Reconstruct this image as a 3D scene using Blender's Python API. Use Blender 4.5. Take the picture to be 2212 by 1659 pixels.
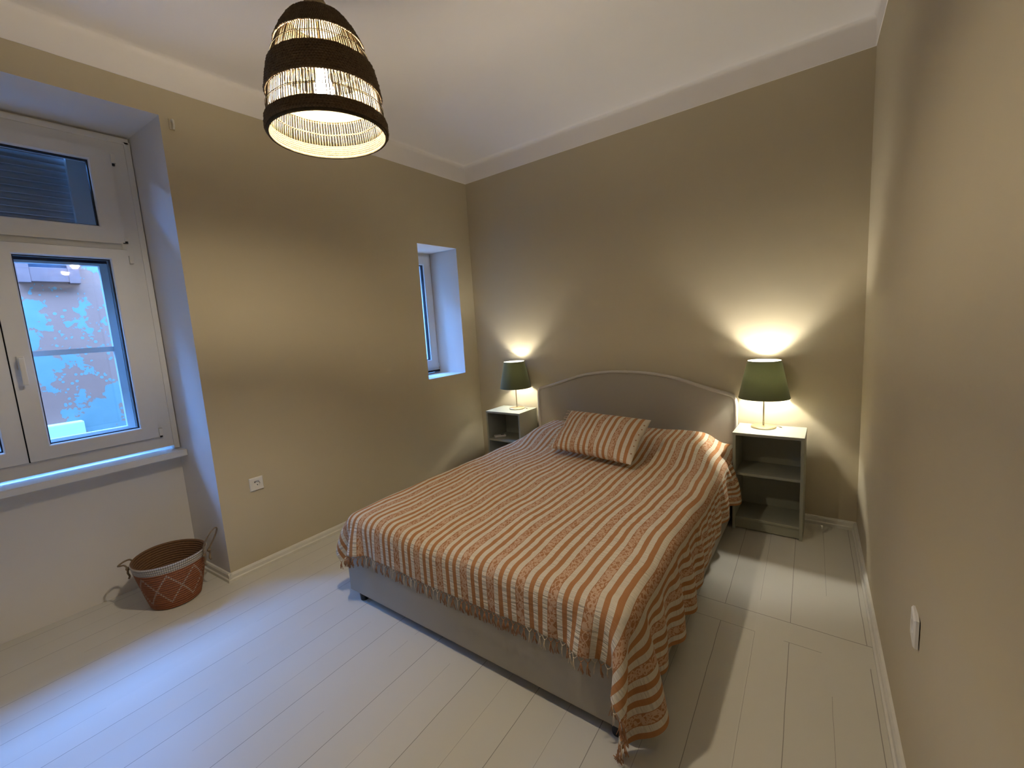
import bpy, bmesh, math, random
import numpy as np
from mathutils import Vector, Matrix, noise
random.seed(7)
PI = math.pi
for o in list(bpy.data.objects): bpy.data.objects.remove(o)
S = bpy.context.scene
C = S.collection

# ------------------------------------------------------------------ camera
F_PX = 941.225
cd = bpy.data.cameras.new('camera'); cam = bpy.data.objects.new('camera', cd); C.objects.link(cam)
cd.sensor_width = 36.0; cd.sensor_fit = 'HORIZONTAL'; cd.lens = F_PX * 36.0 / 2212
cd.shift_x = 41.6 / 2212; cd.shift_y = -3.06 / 2212; cd.clip_start = 0.02
_y, _p, _r = (math.radians(a) for a in (38.2758, -7.5036, -3.9626))
_fw = Vector((-math.sin(_y)*math.cos(_p), math.cos(_y)*math.cos(_p), math.sin(_p)))
_rt = Vector((math.cos(_y), math.sin(_y), 0)); _up = _rt.cross(_fw)
_rt2 = _rt*math.cos(_r) + _up*math.sin(_r); _up2 = -_rt*math.sin(_r) + _up*math.cos(_r)
CAM = Vector((2.8873, -3.4403, 1.4517))
cam.matrix_world = Matrix(((_rt2.x, _up2.x, -_fw.x, CAM.x), (_rt2.y, _up2.y, -_fw.y, CAM.y), (_rt2.z, _up2.z, -_fw.z, CAM.z), (0, 0, 0, 1)))
S.camera = cam

# ------------------------------------------------------------------ sky at dusk, exposure
W = bpy.data.worlds.new('dusk_sky'); S.world = W; W.use_nodes = True
_bg = W.node_tree.nodes['Background']
SKY = (0.13, 0.36, 1.0); SKY_STRENGTH = 30.0
_bg.inputs[0].default_value = (*SKY, 1); _bg.inputs[1].default_value = SKY_STRENGTH
S.view_settings.view_transform = 'Standard'; S.view_settings.look = 'None'
S.view_settings.gamma = 1.0; S.view_settings.exposure = 1.84; S.view_settings.use_curve_mapping = False
# portal over the strip of sky above the courtyard (guides sampling, gives no light of its own)
COURT_X0, EAVE_X, EAVE_Z, COURT_Y0, COURT_Y1 = -3.0, -1.72, 3.55, -7.0, 2.5
YARD_TOP = 3.75  # wall top out of view, raised to limit the low sky light
_pl = bpy.data.lights.new('sky_portal', 'AREA'); _po = bpy.data.objects.new('sky_portal', _pl); C.objects.link(_po)
_pl.shape = 'RECTANGLE'; _pl.size = math.hypot(EAVE_X - COURT_X0, EAVE_Z + 0.15 - YARD_TOP); _pl.size_y = COURT_Y1 - COURT_Y0; _pl.cycles.is_portal = True
_po.location = ((EAVE_X + COURT_X0)/2, (COURT_Y0 + COURT_Y1)/2, (EAVE_Z + 0.15 + YARD_TOP)/2)
_po.rotation_euler = (0, -math.atan2(EAVE_Z + 0.15 - YARD_TOP, EAVE_X - COURT_X0), 0)
PENDANT_E, LAMP_R_E, LAMP_L_E = 415.0, 265.0, 120.0
PENDANT_C, LAMP_C = (1.0, 0.86, 0.66), (1.0, 0.965, 0.87)

# ------------------------------------------------------------------ materials
def new_mat(name):
    m = bpy.data.materials.new(name); m.use_nodes = True
    nt = m.node_tree; return m, nt, nt.nodes['Principled BSDF']
def N(nt, t, **kw):
    n = nt.nodes.new(t)
    for k, v in kw.items():
        if k in ('operation', 'blend_type', 'data_type', 'noise_dimensions', 'feature', 'wave_type', 'bands_direction', 'distance_metric'): setattr(n, k, v)
        else: n.inputs[k.replace('_', ' ')].default_value = v
    return n
def L(nt, a, b): nt.links.new(a, b)
def math_(nt, op, a, b=None, c=None):
    n = nt.nodes.new('ShaderNodeMath'); n.operation = op
    for i, v in enumerate((a, b, c)):
        if v is None: continue
        if isinstance(v, (int, float)): n.inputs[i].default_value = v
        else: nt.links.new(v, n.inputs[i])
    return n.outputs[0]
def mixc(nt, f, a, b):
    n = nt.nodes.new('ShaderNodeMix'); n.data_type = 'RGBA'
    for s, v in ((0, f), (6, a), (7, b)):
        if isinstance(v, (int, float)): n.inputs[s].default_value = v
        elif isinstance(v, tuple): n.inputs[s].default_value = (*v, 1) if len(v) == 3 else v
        else: nt.links.new(v, n.inputs[s])
    return n.outputs[2]
def bump(nt, h, strength, dist, bsdf):
    b = nt.nodes.new('ShaderNodeBump'); b.inputs['Strength'].default_value = strength; b.inputs['Distance'].default_value = dist
    nt.links.new(h, b.inputs['Height']); nt.links.new(b.outputs[0], bsdf.inputs['Normal'])
def objco(nt): return nt.nodes.new('ShaderNodeTexCoord').outputs['Object']
def plain(name, col, rough=0.6, metal=0.0, var=0.06, scale=30.0, bmp=0.0, bdist=0.001, spec=0.4):
    m, nt, b = new_mat(name)
    n = N(nt, 'ShaderNodeTexNoise', Scale=scale, Detail=4.0)
    L(nt, objco(nt), n.inputs['Vector'])
    L(nt, mixc(nt, n.outputs[0], tuple(c*(1-var) for c in col), tuple(min(1, c*(1+var)) for c in col)), b.inputs['Base Color'])
    b.inputs['Roughness'].default_value = rough; b.inputs['Metallic'].default_value = metal
    b.inputs['Specular IOR Level'].default_value = spec
    if bmp: bump(nt, n.outputs[0], bmp, bdist, b)
    return m
def wallpaint(name, col, var=0.03):
    m, nt, b = new_mat(name); co = objco(nt)
    n1 = N(nt, 'ShaderNodeTexNoise', Scale=1.6, Detail=3.0); L(nt, co, n1.inputs['Vector'])
    n2 = N(nt, 'ShaderNodeTexNoise', Scale=9.0, Detail=5.0); L(nt, co, n2.inputs['Vector'])
    L(nt, mixc(nt, n1.outputs[0], tuple(c*(1-var) for c in col), tuple(c*(1+var) for c in col)), b.inputs['Base Color'])
    b.inputs['Roughness'].default_value = 0.72; b.inputs['Specular IOR Level'].default_value = 0.25
    h = math_(nt, 'ADD', n1.outputs[0], math_(nt, 'MULTIPLY', n2.outputs[0], 0.25))
    bump(nt, h, 0.5, 0.012, b)
    return m
M = {}
M['wall'] = wallpaint('beige_wall_paint', (0.52, 0.45, 0.31))
M['white'] = wallpaint('white_wall_paint', (0.74, 0.71, 0.66))
M['ceil'] = wallpaint('ceiling_paint', (0.84, 0.80, 0.755))
M['trim'] = plain('trim_paint', (0.66, 0.63, 0.54), 0.5)
M['pvc'] = plain('window_plastic', (0.72, 0.71, 0.68), 0.35, var=0.02)
M['gasket'] = plain('black_rubber', (0.012, 0.013, 0.02), 0.6)
M['ns'] = plain('nightstand_lacquer', (0.32, 0.32, 0.245), 0.45, var=0.03)
M['brass'] = plain('brushed_brass', (0.72, 0.58, 0.36), 0.32, 1.0)
M['black'] = plain('black_plastic', (0.02, 0.02, 0.02), 0.5)
M['plastic'] = plain('white_plastic', (0.72, 0.70, 0.64), 0.4, var=0.02)
M['dark_hole'] = plain('socket_hole', (0.02, 0.018, 0.015), 0.8)
M['uph'] = plain('bed_upholstery', (0.39, 0.355, 0.285), 0.85, var=0.05, scale=900, bmp=0.35, bdist=0.0006)
M['piping'] = plain('piping_fabric', (0.52, 0.48, 0.41), 0.8, var=0.04, scale=500)
M['mattress'] = plain('mattress_cloth', (0.7, 0.68, 0.62), 0.9)
M['rope'] = plain('basket_rope', (0.20, 0.14, 0.08), 0.8, var=0.3, scale=160, bmp=0.6, bdist=0.002)
M['cord'] = plain('cord', (0.35, 0.28, 0.2), 0.6)
M['thread_w'] = plain('cream_thread', (0.60, 0.50, 0.36), 0.9)
M['thread_b'] = plain('rust_thread', (0.34, 0.16, 0.07), 0.9)
M['wood'] = plain('old_wood', (0.15, 0.062, 0.04), 0.7, var=0.25, scale=12, bmp=0.3, bdist=0.003)
M['oldpaint'] = plain('old_window_paint', (0.42, 0.46, 0.46), 0.45, var=0.06, scale=15)
M['court'] = plain('courtyard_concrete', (0.35, 0.34, 0.33), 0.9, var=0.15, scale=5)
M['slat'] = plain('shutter_slat', (0.20, 0.20, 0.20), 0.28, var=0.05)

def emis(name, col, st):
    m, nt, b = new_mat(name); nt.nodes.remove(b)
    e = nt.nodes.new('ShaderNodeEmission'); e.inputs[0].default_value = (*col, 1); e.inputs[1].default_value = st
    L(nt, e.outputs[0], nt.nodes['Material Output'].inputs[0]); return m
def glass():
    m, nt, b = new_mat('window_glass'); nt.nodes.remove(b)
    t = nt.nodes.new('ShaderNodeBsdfTransparent'); t.inputs[0].default_value = (0.95, 0.97, 0.98, 1)
    g = nt.nodes.new('ShaderNodeBsdfGlossy'); g.inputs['Roughness'].default_value = 0.02
    f = nt.nodes.new('ShaderNodeFresnel'); f.inputs[0].default_value = 1.45
    x = nt.nodes.new('ShaderNodeMixShader'); g_ = nt.nodes.new('ShaderNodeNewGeometry'); L(nt, math_(nt, 'MULTIPLY', f.outputs[0], math_(nt, 'SUBTRACT', 1.0, g_.outputs['Backfacing'])), x.inputs[0]); L(nt, t.outputs[0], x.inputs[1]); L(nt, g.outputs[0], x.inputs[2])
    L(nt, x.outputs[0], nt.nodes['Material Output'].inputs[0]); return m
M['glass'] = glass()

def floor_mat():
    m, nt, b = new_mat('painted_floorboards'); co = objco(nt)
    sp = nt.nodes.new('ShaderNodeSeparateXYZ'); L(nt, co, sp.inputs[0])
    nz = N(nt, 'ShaderNodeTexNoise', Scale=1.3, Detail=4.0); L(nt, co, nz.inputs['Vector'])
    nf = N(nt, 'ShaderNodeTexNoise', Scale=5.0, Detail=4.0); L(nt, co, nf.inputs['Vector'])
    x, y = sp.outputs[0], sp.outputs[1]
    wob = math_(nt, 'MULTIPLY', math_(nt, 'SUBTRACT', nf.outputs[0], 0.5), 0.006)
    # boards run along the room; narrow seams, every other one opened further
    def seam(xx, period, off, w):
        f = math_(nt, 'FRACT', math_(nt, 'DIVIDE', math_(nt, 'ADD', xx, off), period))
        d = math_(nt, 'MULTIPLY', math_(nt, 'ABSOLUTE', math_(nt, 'SUBTRACT', f, 0.5)), period)
        return math_(nt, 'LESS_THAN', d, w)
    xw = math_(nt, 'ADD', x, wob)
    skew = math_(nt, 'ADD', xw, math_(nt, 'MULTIPLY', math_(nt, 'ADD', y, 2.6), 0.035))
    s1 = seam(skew, 0.268, 0.0, 0.0012); s2 = seam(skew, 0.268, 0.128, 0.0006)
    thr = N(nt, 'ShaderNodeTexNoise', Scale=2.2, Detail=2.0); L(nt, co, thr.inputs['Vector'])
    vis2 = math_(nt, 'GREATER_THAN', thr.outputs[0], 0.47)
    lines = math_(nt, 'MAXIMUM', s1, math_(nt, 'MULTIPLY', s2, vis2))
    # header board across, right of the bed
    hb = math_(nt, 'MULTIPLY', math_(nt, 'GREATER_THAN', y, -1.345), math_(nt, 'LESS_THAN', y, -1.2))
    right = math_(nt, 'GREATER_THAN', x, 1.9)
    hb = math_(nt, 'MULTIPLY', hb, right)
    lines = math_(nt, 'MULTIPLY', lines, math_(nt, 'SUBTRACT', 1.0, hb))
    def cross(y0, w): return math_(nt, 'LESS_THAN', math_(nt, 'ABSOLUTE', math_(nt, 'SUBTRACT', math_(nt, 'ADD', y, wob), y0)), w)
    j1 = math_(nt, 'MULTIPLY', cross(-1.2, 0.0018), right)
    j2 = math_(nt, 'MULTIPLY', math_(nt, 'MULTIPLY', cross(-1.345, 0.0012), right), vis2)
    lines = math_(nt, 'MAXIMUM', lines, math_(nt, 'MAXIMUM', j1, j2))
    # board to board difference of the paint
    bid = math_(nt, 'FLOOR', math_(nt, 'DIVIDE', skew, 0.134))
    wn = nt.nodes.new('ShaderNodeTexWhiteNoise'); wn.noise_dimensions = '1D'; L(nt, bid, wn.inputs['W'])
    base = mixc(nt, nz.outputs[0], (0.55, 0.53, 0.46), (0.63, 0.605, 0.53))
    base = mixc(nt, math_(nt, 'MULTIPLY', wn.outputs[0], 0.22), base, (0.50, 0.475, 0.40))
    spk = N(nt, 'ShaderNodeTexVoronoi', Scale=2.6); L(nt, co, spk.inputs['Vector'])
    base = mixc(nt, math_(nt, 'LESS_THAN', spk.outputs['Distance'], 0.012), base, (0.22, 0.19, 0.15))
    L(nt, mixc(nt, lines, base, (0.24, 0.225, 0.19)), b.inputs['Base Color'])
    b.inputs['Roughness'].default_value = 0.42; b.inputs['Specular IOR Level'].default_value = 0.35
    h = math_(nt, 'SUBTRACT', math_(nt, 'MULTIPLY', nf.outputs[0], 0.10), lines)
    bump(nt, h, 0.35, 0.004, b); return m
M['floor'] = floor_mat()

def stripe_mat(name, period=0.144, phase=0.814):
    """woven spread: scrollwork stripe, cream, rust, cream, rust, cream; u across, v along (metres)"""
    m, nt, b = new_mat(name)
    uv = nt.nodes.new('ShaderNodeUVMap'); uv.uv_map = 'UVMap'
    sp = nt.nodes.new('ShaderNodeSeparateXYZ'); L(nt, uv.outputs[0], sp.inputs[0])
    u, v = sp.outputs[0], sp.outputs[1]
    f = math_(nt, 'FRACT', math_(nt, 'ADD', math_(nt, 'DIVIDE', math_(nt, 'SUBTRACT', u, phase), period), 0.5))
    d = math_(nt, 'ABSOLUTE', math_(nt, 'SUBTRACT', f, 0.5))          # 0 at the scroll stripe's middle
    orn = math_(nt, 'LESS_THAN', d, 0.135)
    rust = math_(nt, 'MULTIPLY', math_(nt, 'GREATER_THAN', d, 0.285), math_(nt, 'LESS_THAN', d, 0.425))
    # scrollwork: rings, curls and leaves
    mp = nt.nodes.new('ShaderNodeCombineXYZ'); L(nt, u, mp.inputs[0]); L(nt, v, mp.inputs[1])
    dn = N(nt, 'ShaderNodeTexNoise', Scale=45.0, Detail=1.0); L(nt, mp.outputs[0], dn.inputs['Vector'])
    vm = nt.nodes.new('ShaderNodeVectorMath'); vm.operation = 'MULTIPLY_ADD'
    L(nt, dn.outputs['Color'], vm.inputs[0]); vm.inputs[1].default_value = (0.02, 0.02, 0); L(nt, mp.outputs[0], vm.inputs[2])
    vo = N(nt, 'ShaderNodeTexVoronoi', Scale=62.0, Randomness=0.8); L(nt, vm.outputs[0], vo.inputs['Vector'])
    ring = math_(nt, 'LESS_THAN', math_(nt, 'ABSOLUTE', math_(nt, 'SUBTRACT', vo.outputs['Distance'], 0.42)), 0.13)
    vo2 = N(nt, 'ShaderNodeTexVoronoi', Scale=150.0); L(nt, vm.outputs[0], vo2.inputs['Vector'])
    leaf = math_(nt, 'LESS_THAN', vo2.outputs['Distance'], 0.27)
    stem = math_(nt, 'LESS_THAN', math_(nt, 'ABSOLUTE', math_(nt, 'SUBTRACT', d, math_(nt, 'ABSOLUTE', math_(nt, 'MULTIPLY', math_(nt, 'SINE', math_(nt, 'MULTIPLY', v, 95.0)), 0.07)))), 0.014)
    pat = math_(nt, 'MAXIMUM', math_(nt, 'MAXIMUM', ring, leaf), stem)
    pat = math_(nt, 'MULTIPLY', pat, math_(nt, 'LESS_THAN', d, 0.118))
    fine = N(nt, 'ShaderNodeTexNoise', Scale=14.0, Detail=3.0); L(nt, mp.outputs[0], fine.inputs['Vector'])
    cream = mixc(nt, fine.outputs[0], (0.57, 0.51, 0.395), (0.65, 0.585, 0.465))
    rustc = mixc(nt, fine.outputs[0], (0.36, 0.165, 0.065), (0.43, 0.205, 0.085))
    ornc = mixc(nt, math_(nt, 'MULTIPLY', pat, 0.72), (0.36, 0.17, 0.075), (0.60, 0.43, 0.29))
    col = mixc(nt, rust, cream, rustc); col = mixc(nt, orn, col, ornc)
    L(nt, col, b.inputs['Base Color'])
    b.inputs['Roughness'].default_value = 0.88; b.inputs['Specular IOR Level'].default_value = 0.15
    # seersucker puckers across the cream stripes
    sc = nt.nodes.new('ShaderNodeVectorMath'); sc.operation = 'MULTIPLY'; L(nt, mp.outputs[0], sc.inputs[0]); sc.inputs[1].default_value = (14, 95, 1)
    pk = N(nt, 'ShaderNodeTexNoise', Scale=1.0, Detail=2.0); L(nt, sc.outputs[0], pk.inputs['Vector'])
    notc = math_(nt, 'MULTIPLY', math_(nt, 'SUBTRACT', 1.0, rust), math_(nt, 'SUBTRACT', 1.0, orn))
    h = math_(nt, 'MULTIPLY', pk.outputs[0], math_(nt, 'ADD', math_(nt, 'MULTIPLY', notc, 0.8), 0.2))
    h = math_(nt, 'ADD', h, math_(nt, 'MULTIPLY', fine.outputs[0], 0.5))
    bump(nt, h, 1.0, 0.011, b)
    return m
M['stripe'] = stripe_mat('striped_cotton'); M['stripe_c'] = stripe_mat('striped_cushion_cotton', 0.150, 0.03)

def basket_mat():
    m, nt, b = new_mat('coiled_basket')
    uv = nt.nodes.new('ShaderNodeUVMap'); uv.uv_map = 'UVMap'
    sp = nt.nodes.new('ShaderNodeSeparateXYZ'); L(nt, uv.outputs[0], sp.inputs[0])
    a, h = sp.outputs[0], sp.outputs[1]         # turns 0-1, height in metres
    def tri(e): return math_(nt, 'ABSOLUTE', math_(nt, 'SUBTRACT', math_(nt, 'FRACT', e), 0.5))
    zz = math_(nt, 'MULTIPLY', tri(math_(nt, 'MULTIPLY', a, 8.0)), 0.17)
    l1 = math_(nt, 'LESS_THAN', math_(nt, 'ABSOLUTE', math_(nt, 'SUBTRACT', math_(nt, 'SUBTRACT', h, 0.045), zz)), 0.007)
    l2 = math_(nt, 'LESS_THAN', math_(nt, 'ABSOLUTE', math_(nt, 'SUBTRACT', math_(nt, 'SUBTRACT', 0.215, h), zz)), 0.007)
    ln = math_(nt, 'MAXIMUM', l1, l2)
    st = tri(math_(nt, 'MULTIPLY', a, 110.0))
    ln = math_(nt, 'MULTIPLY', ln, math_(nt, 'GREATER_THAN', st, 0.14))
    rim = math_(nt, 'GREATER_THAN', h, 0.232)
    n = N(nt, 'ShaderNodeTexNoise', Scale=60.0, Detail=3.0); L(nt, objco(nt), n.inputs['Vector'])
    body = mixc(nt, n.outputs[0], (0.20, 0.062, 0.022), (0.34, 0.115, 0.04))
    pale = mixc(nt, math_(nt, 'MULTIPLY', st, 1.8), (0.22, 0.18, 0.14), (0.60, 0.55, 0.47))
    col = mixc(nt, math_(nt, 'MULTIPLY', ln, 0.75), body, (0.48, 0.40, 0.31)); col = mixc(nt, rim, col, pale)
    L(nt, col, b.inputs['Base Color']); b.inputs['Roughness'].default_value = 0.7
    bump(nt, math_(nt, 'ADD', st, math_(nt, 'MULTIPLY', n.outputs[0], 0.4)), 0.6, 0.002, b); return m
M['basket'] = basket_mat()
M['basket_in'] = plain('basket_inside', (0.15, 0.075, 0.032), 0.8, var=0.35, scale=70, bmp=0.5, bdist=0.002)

def weave_mat(name, c1, c2, trans=0.0, sa=150.0, sh=330.0):
    m, nt, b = new_mat(name)
    uv = nt.nodes.new('ShaderNodeUVMap'); uv.uv_map = 'UVMap'
    sp = nt.nodes.new('ShaderNodeSeparateXYZ'); L(nt, uv.outputs[0], sp.inputs[0])
    a, h = sp.outputs[0], sp.outputs[1]
    w1 = math_(nt, 'SINE', math_(nt, 'MULTIPLY', a, sa*2*PI)); w2 = math_(nt, 'SINE', math_(nt, 'MULTIPLY', h, sh*2*PI))
    n = N(nt, 'ShaderNodeTexNoise', Scale=90.0, Detail=4.0); L(nt, objco(nt), n.inputs['Vector'])
    k = math_(nt, 'ADD', math_(nt, 'MULTIPLY', math_(nt, 'MULTIPLY', w1, w2), 0.3), n.outputs[0])
    L(nt, mixc(nt, k, c1, c2), b.inputs['Base Color']); b.inputs['Roughness'].default_value = 0.8
    bump(nt, k, 0.7, 0.003, b); return m
M['rope_dark'] = weave_mat('dark_seagrass', (0.06, 0.037, 0.017), (0.22, 0.145, 0.075), sa=120, sh=200)
M['straw'] = weave_mat('straw_weave', (0.022, 0.015, 0.005), (0.095, 0.068, 0.029))
M['straw_top'] = weave_mat('straw_cap_weave', (0.30, 0.21, 0.10), (0.62, 0.47, 0.26), sa=60, sh=150)
M['reed'] = plain('reed_stick', (0.12, 0.082, 0.036), 0.6, var=0.3, scale=120)

def shade_mat():
    m, nt, b = new_mat('green_lampshade')
    b.inputs['Base Color'].default_value = (0.075, 0.085, 0.03, 1); b.inputs['Roughness'].default_value = 0.8
    b.inputs['Sheen Weight'].default_value = 0.2
    n = N(nt, 'ShaderNodeTexNoise', Scale=700.0, Detail=1.0); L(nt, objco(nt), n.inputs['Vector'])
    L(nt, mixc(nt, n.outputs[0], (0.080, 0.085, 0.036), (0.11, 0.115, 0.05)), b.inputs['Base Color'])
    bump(nt, n.outputs[0], 0.3, 0.0005, b)
    t = nt.nodes.new('ShaderNodeBsdfTranslucent'); t.inputs[0].default_value = (0.125, 0.13, 0.05, 1)
    x = nt.nodes.new('ShaderNodeMixShader'); x.inputs[0].default_value = 0.10
    L(nt, b.outputs[0], x.inputs[1]); L(nt, t.outputs[0], x.inputs[2]); L(nt, x.outputs[0], nt.nodes['Material Output'].inputs[0]); return m
M['shade'] = shade_mat()
def liner_mat():
    m, nt, b = new_mat('white_shade_liner'); b.inputs['Base Color'].default_value = (0.8, 0.8, 0.76, 1); b.inputs['Roughness'].default_value = 0.8
    n = N(nt, 'ShaderNodeTexNoise', Scale=300.0); L(nt, objco(nt), n.inputs['Vector'])
    L(nt, mixc(nt, n.outputs[0], (0.76, 0.77, 0.73), (0.84, 0.84, 0.80)), b.inputs['Base Color'])
    t = nt.nodes.new('ShaderNodeBsdfTranslucent'); t.inputs[0].default_value = (0.8, 0.8, 0.75, 1)
    x = nt.nodes.new('ShaderNodeMixShader'); x.inputs[0].default_value = 0.12
    L(nt, b.outputs[0], x.inputs[1]); L(nt, t.outputs[0], x.inputs[2]); L(nt, x.outputs[0], nt.nodes['Material Output'].inputs[0]); return m
M['liner'] = liner_mat()

def peel_mat():
    m, nt, b = new_mat('peeling_plaster'); co = objco(nt)
    big = N(nt, 'ShaderNodeTexNoise', Scale=2.3, Detail=9.0, Roughness=0.62); L(nt, co, big.inputs['Vector'])
    sm = N(nt, 'ShaderNodeTexVoronoi', Scale=24.0); L(nt, co, sm.inputs['Vector'])
    dd = N(nt, 'ShaderNodeTexNoise', Scale=7.0, Detail=6.0); L(nt, co, dd.inputs['Vector'])
    gr = N(nt, 'ShaderNodeTexNoise', Scale=3.0, Detail=5.0); L(nt, co, gr.inputs['Vector'])
    patch = math_(nt, 'GREATER_THAN', big.outputs[0], 0.515)
    chips = math_(nt, 'MULTIPLY', math_(nt, 'LESS_THAN', sm.outputs['Distance'], 0.34), math_(nt, 'GREATER_THAN', dd.outputs[0], 0.50))
    mask = math_(nt, 'MAXIMUM', patch, chips)
    ochre = mixc(nt, gr.outputs[0], (0.22, 0.080, 0.040), (0.27, 0.108, 0.058))
    pale = mixc(nt, dd.outputs[0], (0.10, 0.135, 0.105), (0.135, 0.165, 0.130))
    L(nt, mixc(nt, mask, ochre, pale), b.inputs['Base Color'])
    b.inputs['Roughness'].default_value = 0.9
    bump(nt, math_(nt, 'ADD', mask, math_(nt, 'MULTIPLY', dd.outputs[0], 0.5)), 0.6, 0.01, b); return m
M['peel'] = peel_mat()

# ------------------------------------------------------------------ mesh helpers
def obj(name, bm, mats, parent=None, smooth=False, loc=None, rot=None, angle=None):
    if not isinstance(mats, (list, tuple)): mats = [mats]
    bmesh.ops.recalc_face_normals(bm, faces=bm.faces)
    me = bpy.data.meshes.new(name); bm.to_mesh(me); bm.free()
    for m in mats: me.materials.append(m)
    if smooth:
        me.polygons.foreach_set('use_smooth', [True]*len(me.polygons))
        if angle: me.set_sharp_from_angle(angle=math.radians(angle))
    o = bpy.data.objects.new(name, me); C.objects.link(o)
    if parent: o.parent = parent
    if loc: o.location = loc
    if rot: o.rotation_euler = rot
    return o
def tag(o, label, cat, group=None):
    o['label'] = label; o['category'] = cat
    if group: o['group'] = group
    return o
def empty(name, loc=(0, 0, 0), rz=0.0):
    o = bpy.data.objects.new(name, None); C.objects.link(o); o.location = loc; o.rotation_euler = (0, 0, rz); o.empty_display_size = 0.1
    return o
def struct(o): o['kind'] = 'structure'; return o
def box(bm, x0, x1, y0, y1, z0, z1, bev=0.0, mi=0, seg=2):
    vs = [bm.verts.new((x, y, z)) for x in (x0, x1) for y in (y0, y1) for z in (z0, z1)]
    q = [(0, 1, 3, 2), (4, 6, 7, 5), (0, 4, 5, 1), (2, 3, 7, 6), (0, 2, 6, 4), (1, 5, 7, 3)]
    fs = [bm.faces.new([vs[i] for i in f]) for f in q]
    for f in fs: f.material_index = mi
    if bev:
        es = list({e for f in fs for e in f.edges})
        r = bmesh.ops.bevel(bm, geom=es, offset=bev, segments=seg, affect='EDGES', profile=0.7)
        for f in r['faces']: f.material_index = mi
    return fs
def prism(bm, pts, axis, a, b, mi=0):
    """extrude a closed outline along an axis; pts are 2D in the other two axes (in x,y,z order)"""
    def P(p, t):
        return (t, p[0], p[1]) if axis == 0 else (p[0], t, p[1]) if axis == 1 else (p[0], p[1], t)
    A = [bm.verts.new(P(p, a)) for p in pts]; B = [bm.verts.new(P(p, b)) for p in pts]
    n = len(pts); fs = [bm.faces.new(A), bm.faces.new(B[::-1])]
    for i in range(n): fs.append(bm.faces.new((A[i], B[i], B[(i+1) % n], A[(i+1) % n])))
    for f in fs: f.material_index = mi
    return fs
def cyl(bm, p, q, r0, r1=None, n=16, cap=True, mi=0):
    r1 = r0 if r1 is None else r1
    p, q = Vector(p), Vector(q); d = (q-p).normalized()
    a = d.orthogonal().normalized(); b = d.cross(a)
    A = [bm.verts.new(p+(a*math.cos(t)+b*math.sin(t))*r0) for t in [2*PI*i/n for i in range(n)]]
    B = [bm.verts.new(q+(a*math.cos(t)+b*math.sin(t))*r1) for t in [2*PI*i/n for i in range(n)]]
    fs = [bm.faces.new((A[i], A[(i+1) % n], B[(i+1) % n], B[i])) for i in range(n)]
    if cap: fs += [bm.faces.new(A[::-1]), bm.faces.new(B)]
    for f in fs: f.material_index = mi
def tube(bm, pts, r, n=8, mi=0, closed=False):
    pts = [Vector(p) for p in pts]; k = len(pts); rs = r if isinstance(r, (list, tuple)) else [r]*k
    rings = []; up = None
    for i, p in enumerate(pts):
        if closed: d = (pts[(i+1) % k]-pts[i-1]).normalized()
        else: d = (pts[min(i+1, k-1)]-pts[max(i-1, 0)]).normalized()
        if up is None: up = d.orthogonal().normalized()
        up = (up-d*up.dot(d)).normalized(); s = d.cross(up)
        rings.append([bm.verts.new(p+(up*math.cos(t)+s*math.sin(t))*rs[i]) for t in [2*PI*j/n for j in range(n)]])
    for i in range(k if closed else k-1):
        A, B = rings[i], rings[(i+1) % k]
        for j in range(n): bm.faces.new((A[j], A[(j+1) % n], B[(j+1) % n], B[j])).material_index = mi
    if not closed: bm.faces.new(rings[0][::-1]).material_index = mi; bm.faces.new(rings[-1]).material_index = mi
def lathe(bm, prof, n=48, cx=0, cy=0, closed_profile=False, mi=0, uv=True, jitter=None, uvh=None):
    """revolve (r,z) points; uv = (turn, height)"""
    lay = bm.loops.layers.uv.get('UVMap') or bm.loops.layers.uv.new('UVMap')
    rings = []
    for k, (r, z) in enumerate(prof):
        ring = []
        for i in range(n):
            t = 2*PI*i/n; rr, zz = r, z
            if jitter: dr, dz = jitter(t, k, r, z); rr += dr; zz += dz
            ring.append(bm.verts.new((cx+rr*math.cos(t), cy+rr*math.sin(t), zz)))
        rings.append(ring)
    m = len(prof)
    for k in range(m if closed_profile else m-1):
        A, B = rings[k], rings[(k+1) % m]
        for i in range(n):
            j = (i+1) % n
            f = bm.faces.new((A[i], A[j], B[j], B[i])); f.material_index = mi
            za, zb = prof[k][1], prof[(k+1) % m][1]
            for lp, (uu, vv) in zip(f.loops, ((i/n, za), ((i+1)/n, za), ((i+1)/n, zb), (i/n, zb))): lp[lay].uv = (uu, vv)
    return rings
def interp(tab, z):
    for (a, ra), (b, rb) in zip(tab, tab[1:]):
        if a <= z <= b: return ra+(rb-ra)*(z-a)/(b-a)
    return tab[0][1] if z < tab[0][0] else tab[-1][1]

# ------------------------------------------------------------------ room shell
RW, RS, RD = 3.033, 0.0329, 5.1                # width at the back, outward slope of the right wall, depth
PAINT, CEIL = 2.833, 3.0
def rx(y): return RW - RS*y
bm = bmesh.new(); box(bm, -0.75, 3.6, -RD-0.3, 0.3, -0.12, 0.0); struct(obj('floor', bm, M['floor']))
bm = bmesh.new(); box(bm, -0.9, 3.6, 0.0, 0.3, 0.0, CEIL+0.1); struct(obj('wall_back', bm, M['wall']))
bm = bmesh.new(); box(bm, -0.75, 3.6, -RD-0.3, -RD, 0.0, CEIL+0.1); struct(obj('wall_front', bm, M['white']))
bm = bmesh.new(); prism(bm, [(RW, 0.0), (rx(-RD), -RD), (3.6, -RD), (3.6, 0.0)], 2, 0.0, CEIL+0.1); struct(obj('wall_right', bm, M['wall']))
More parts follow.
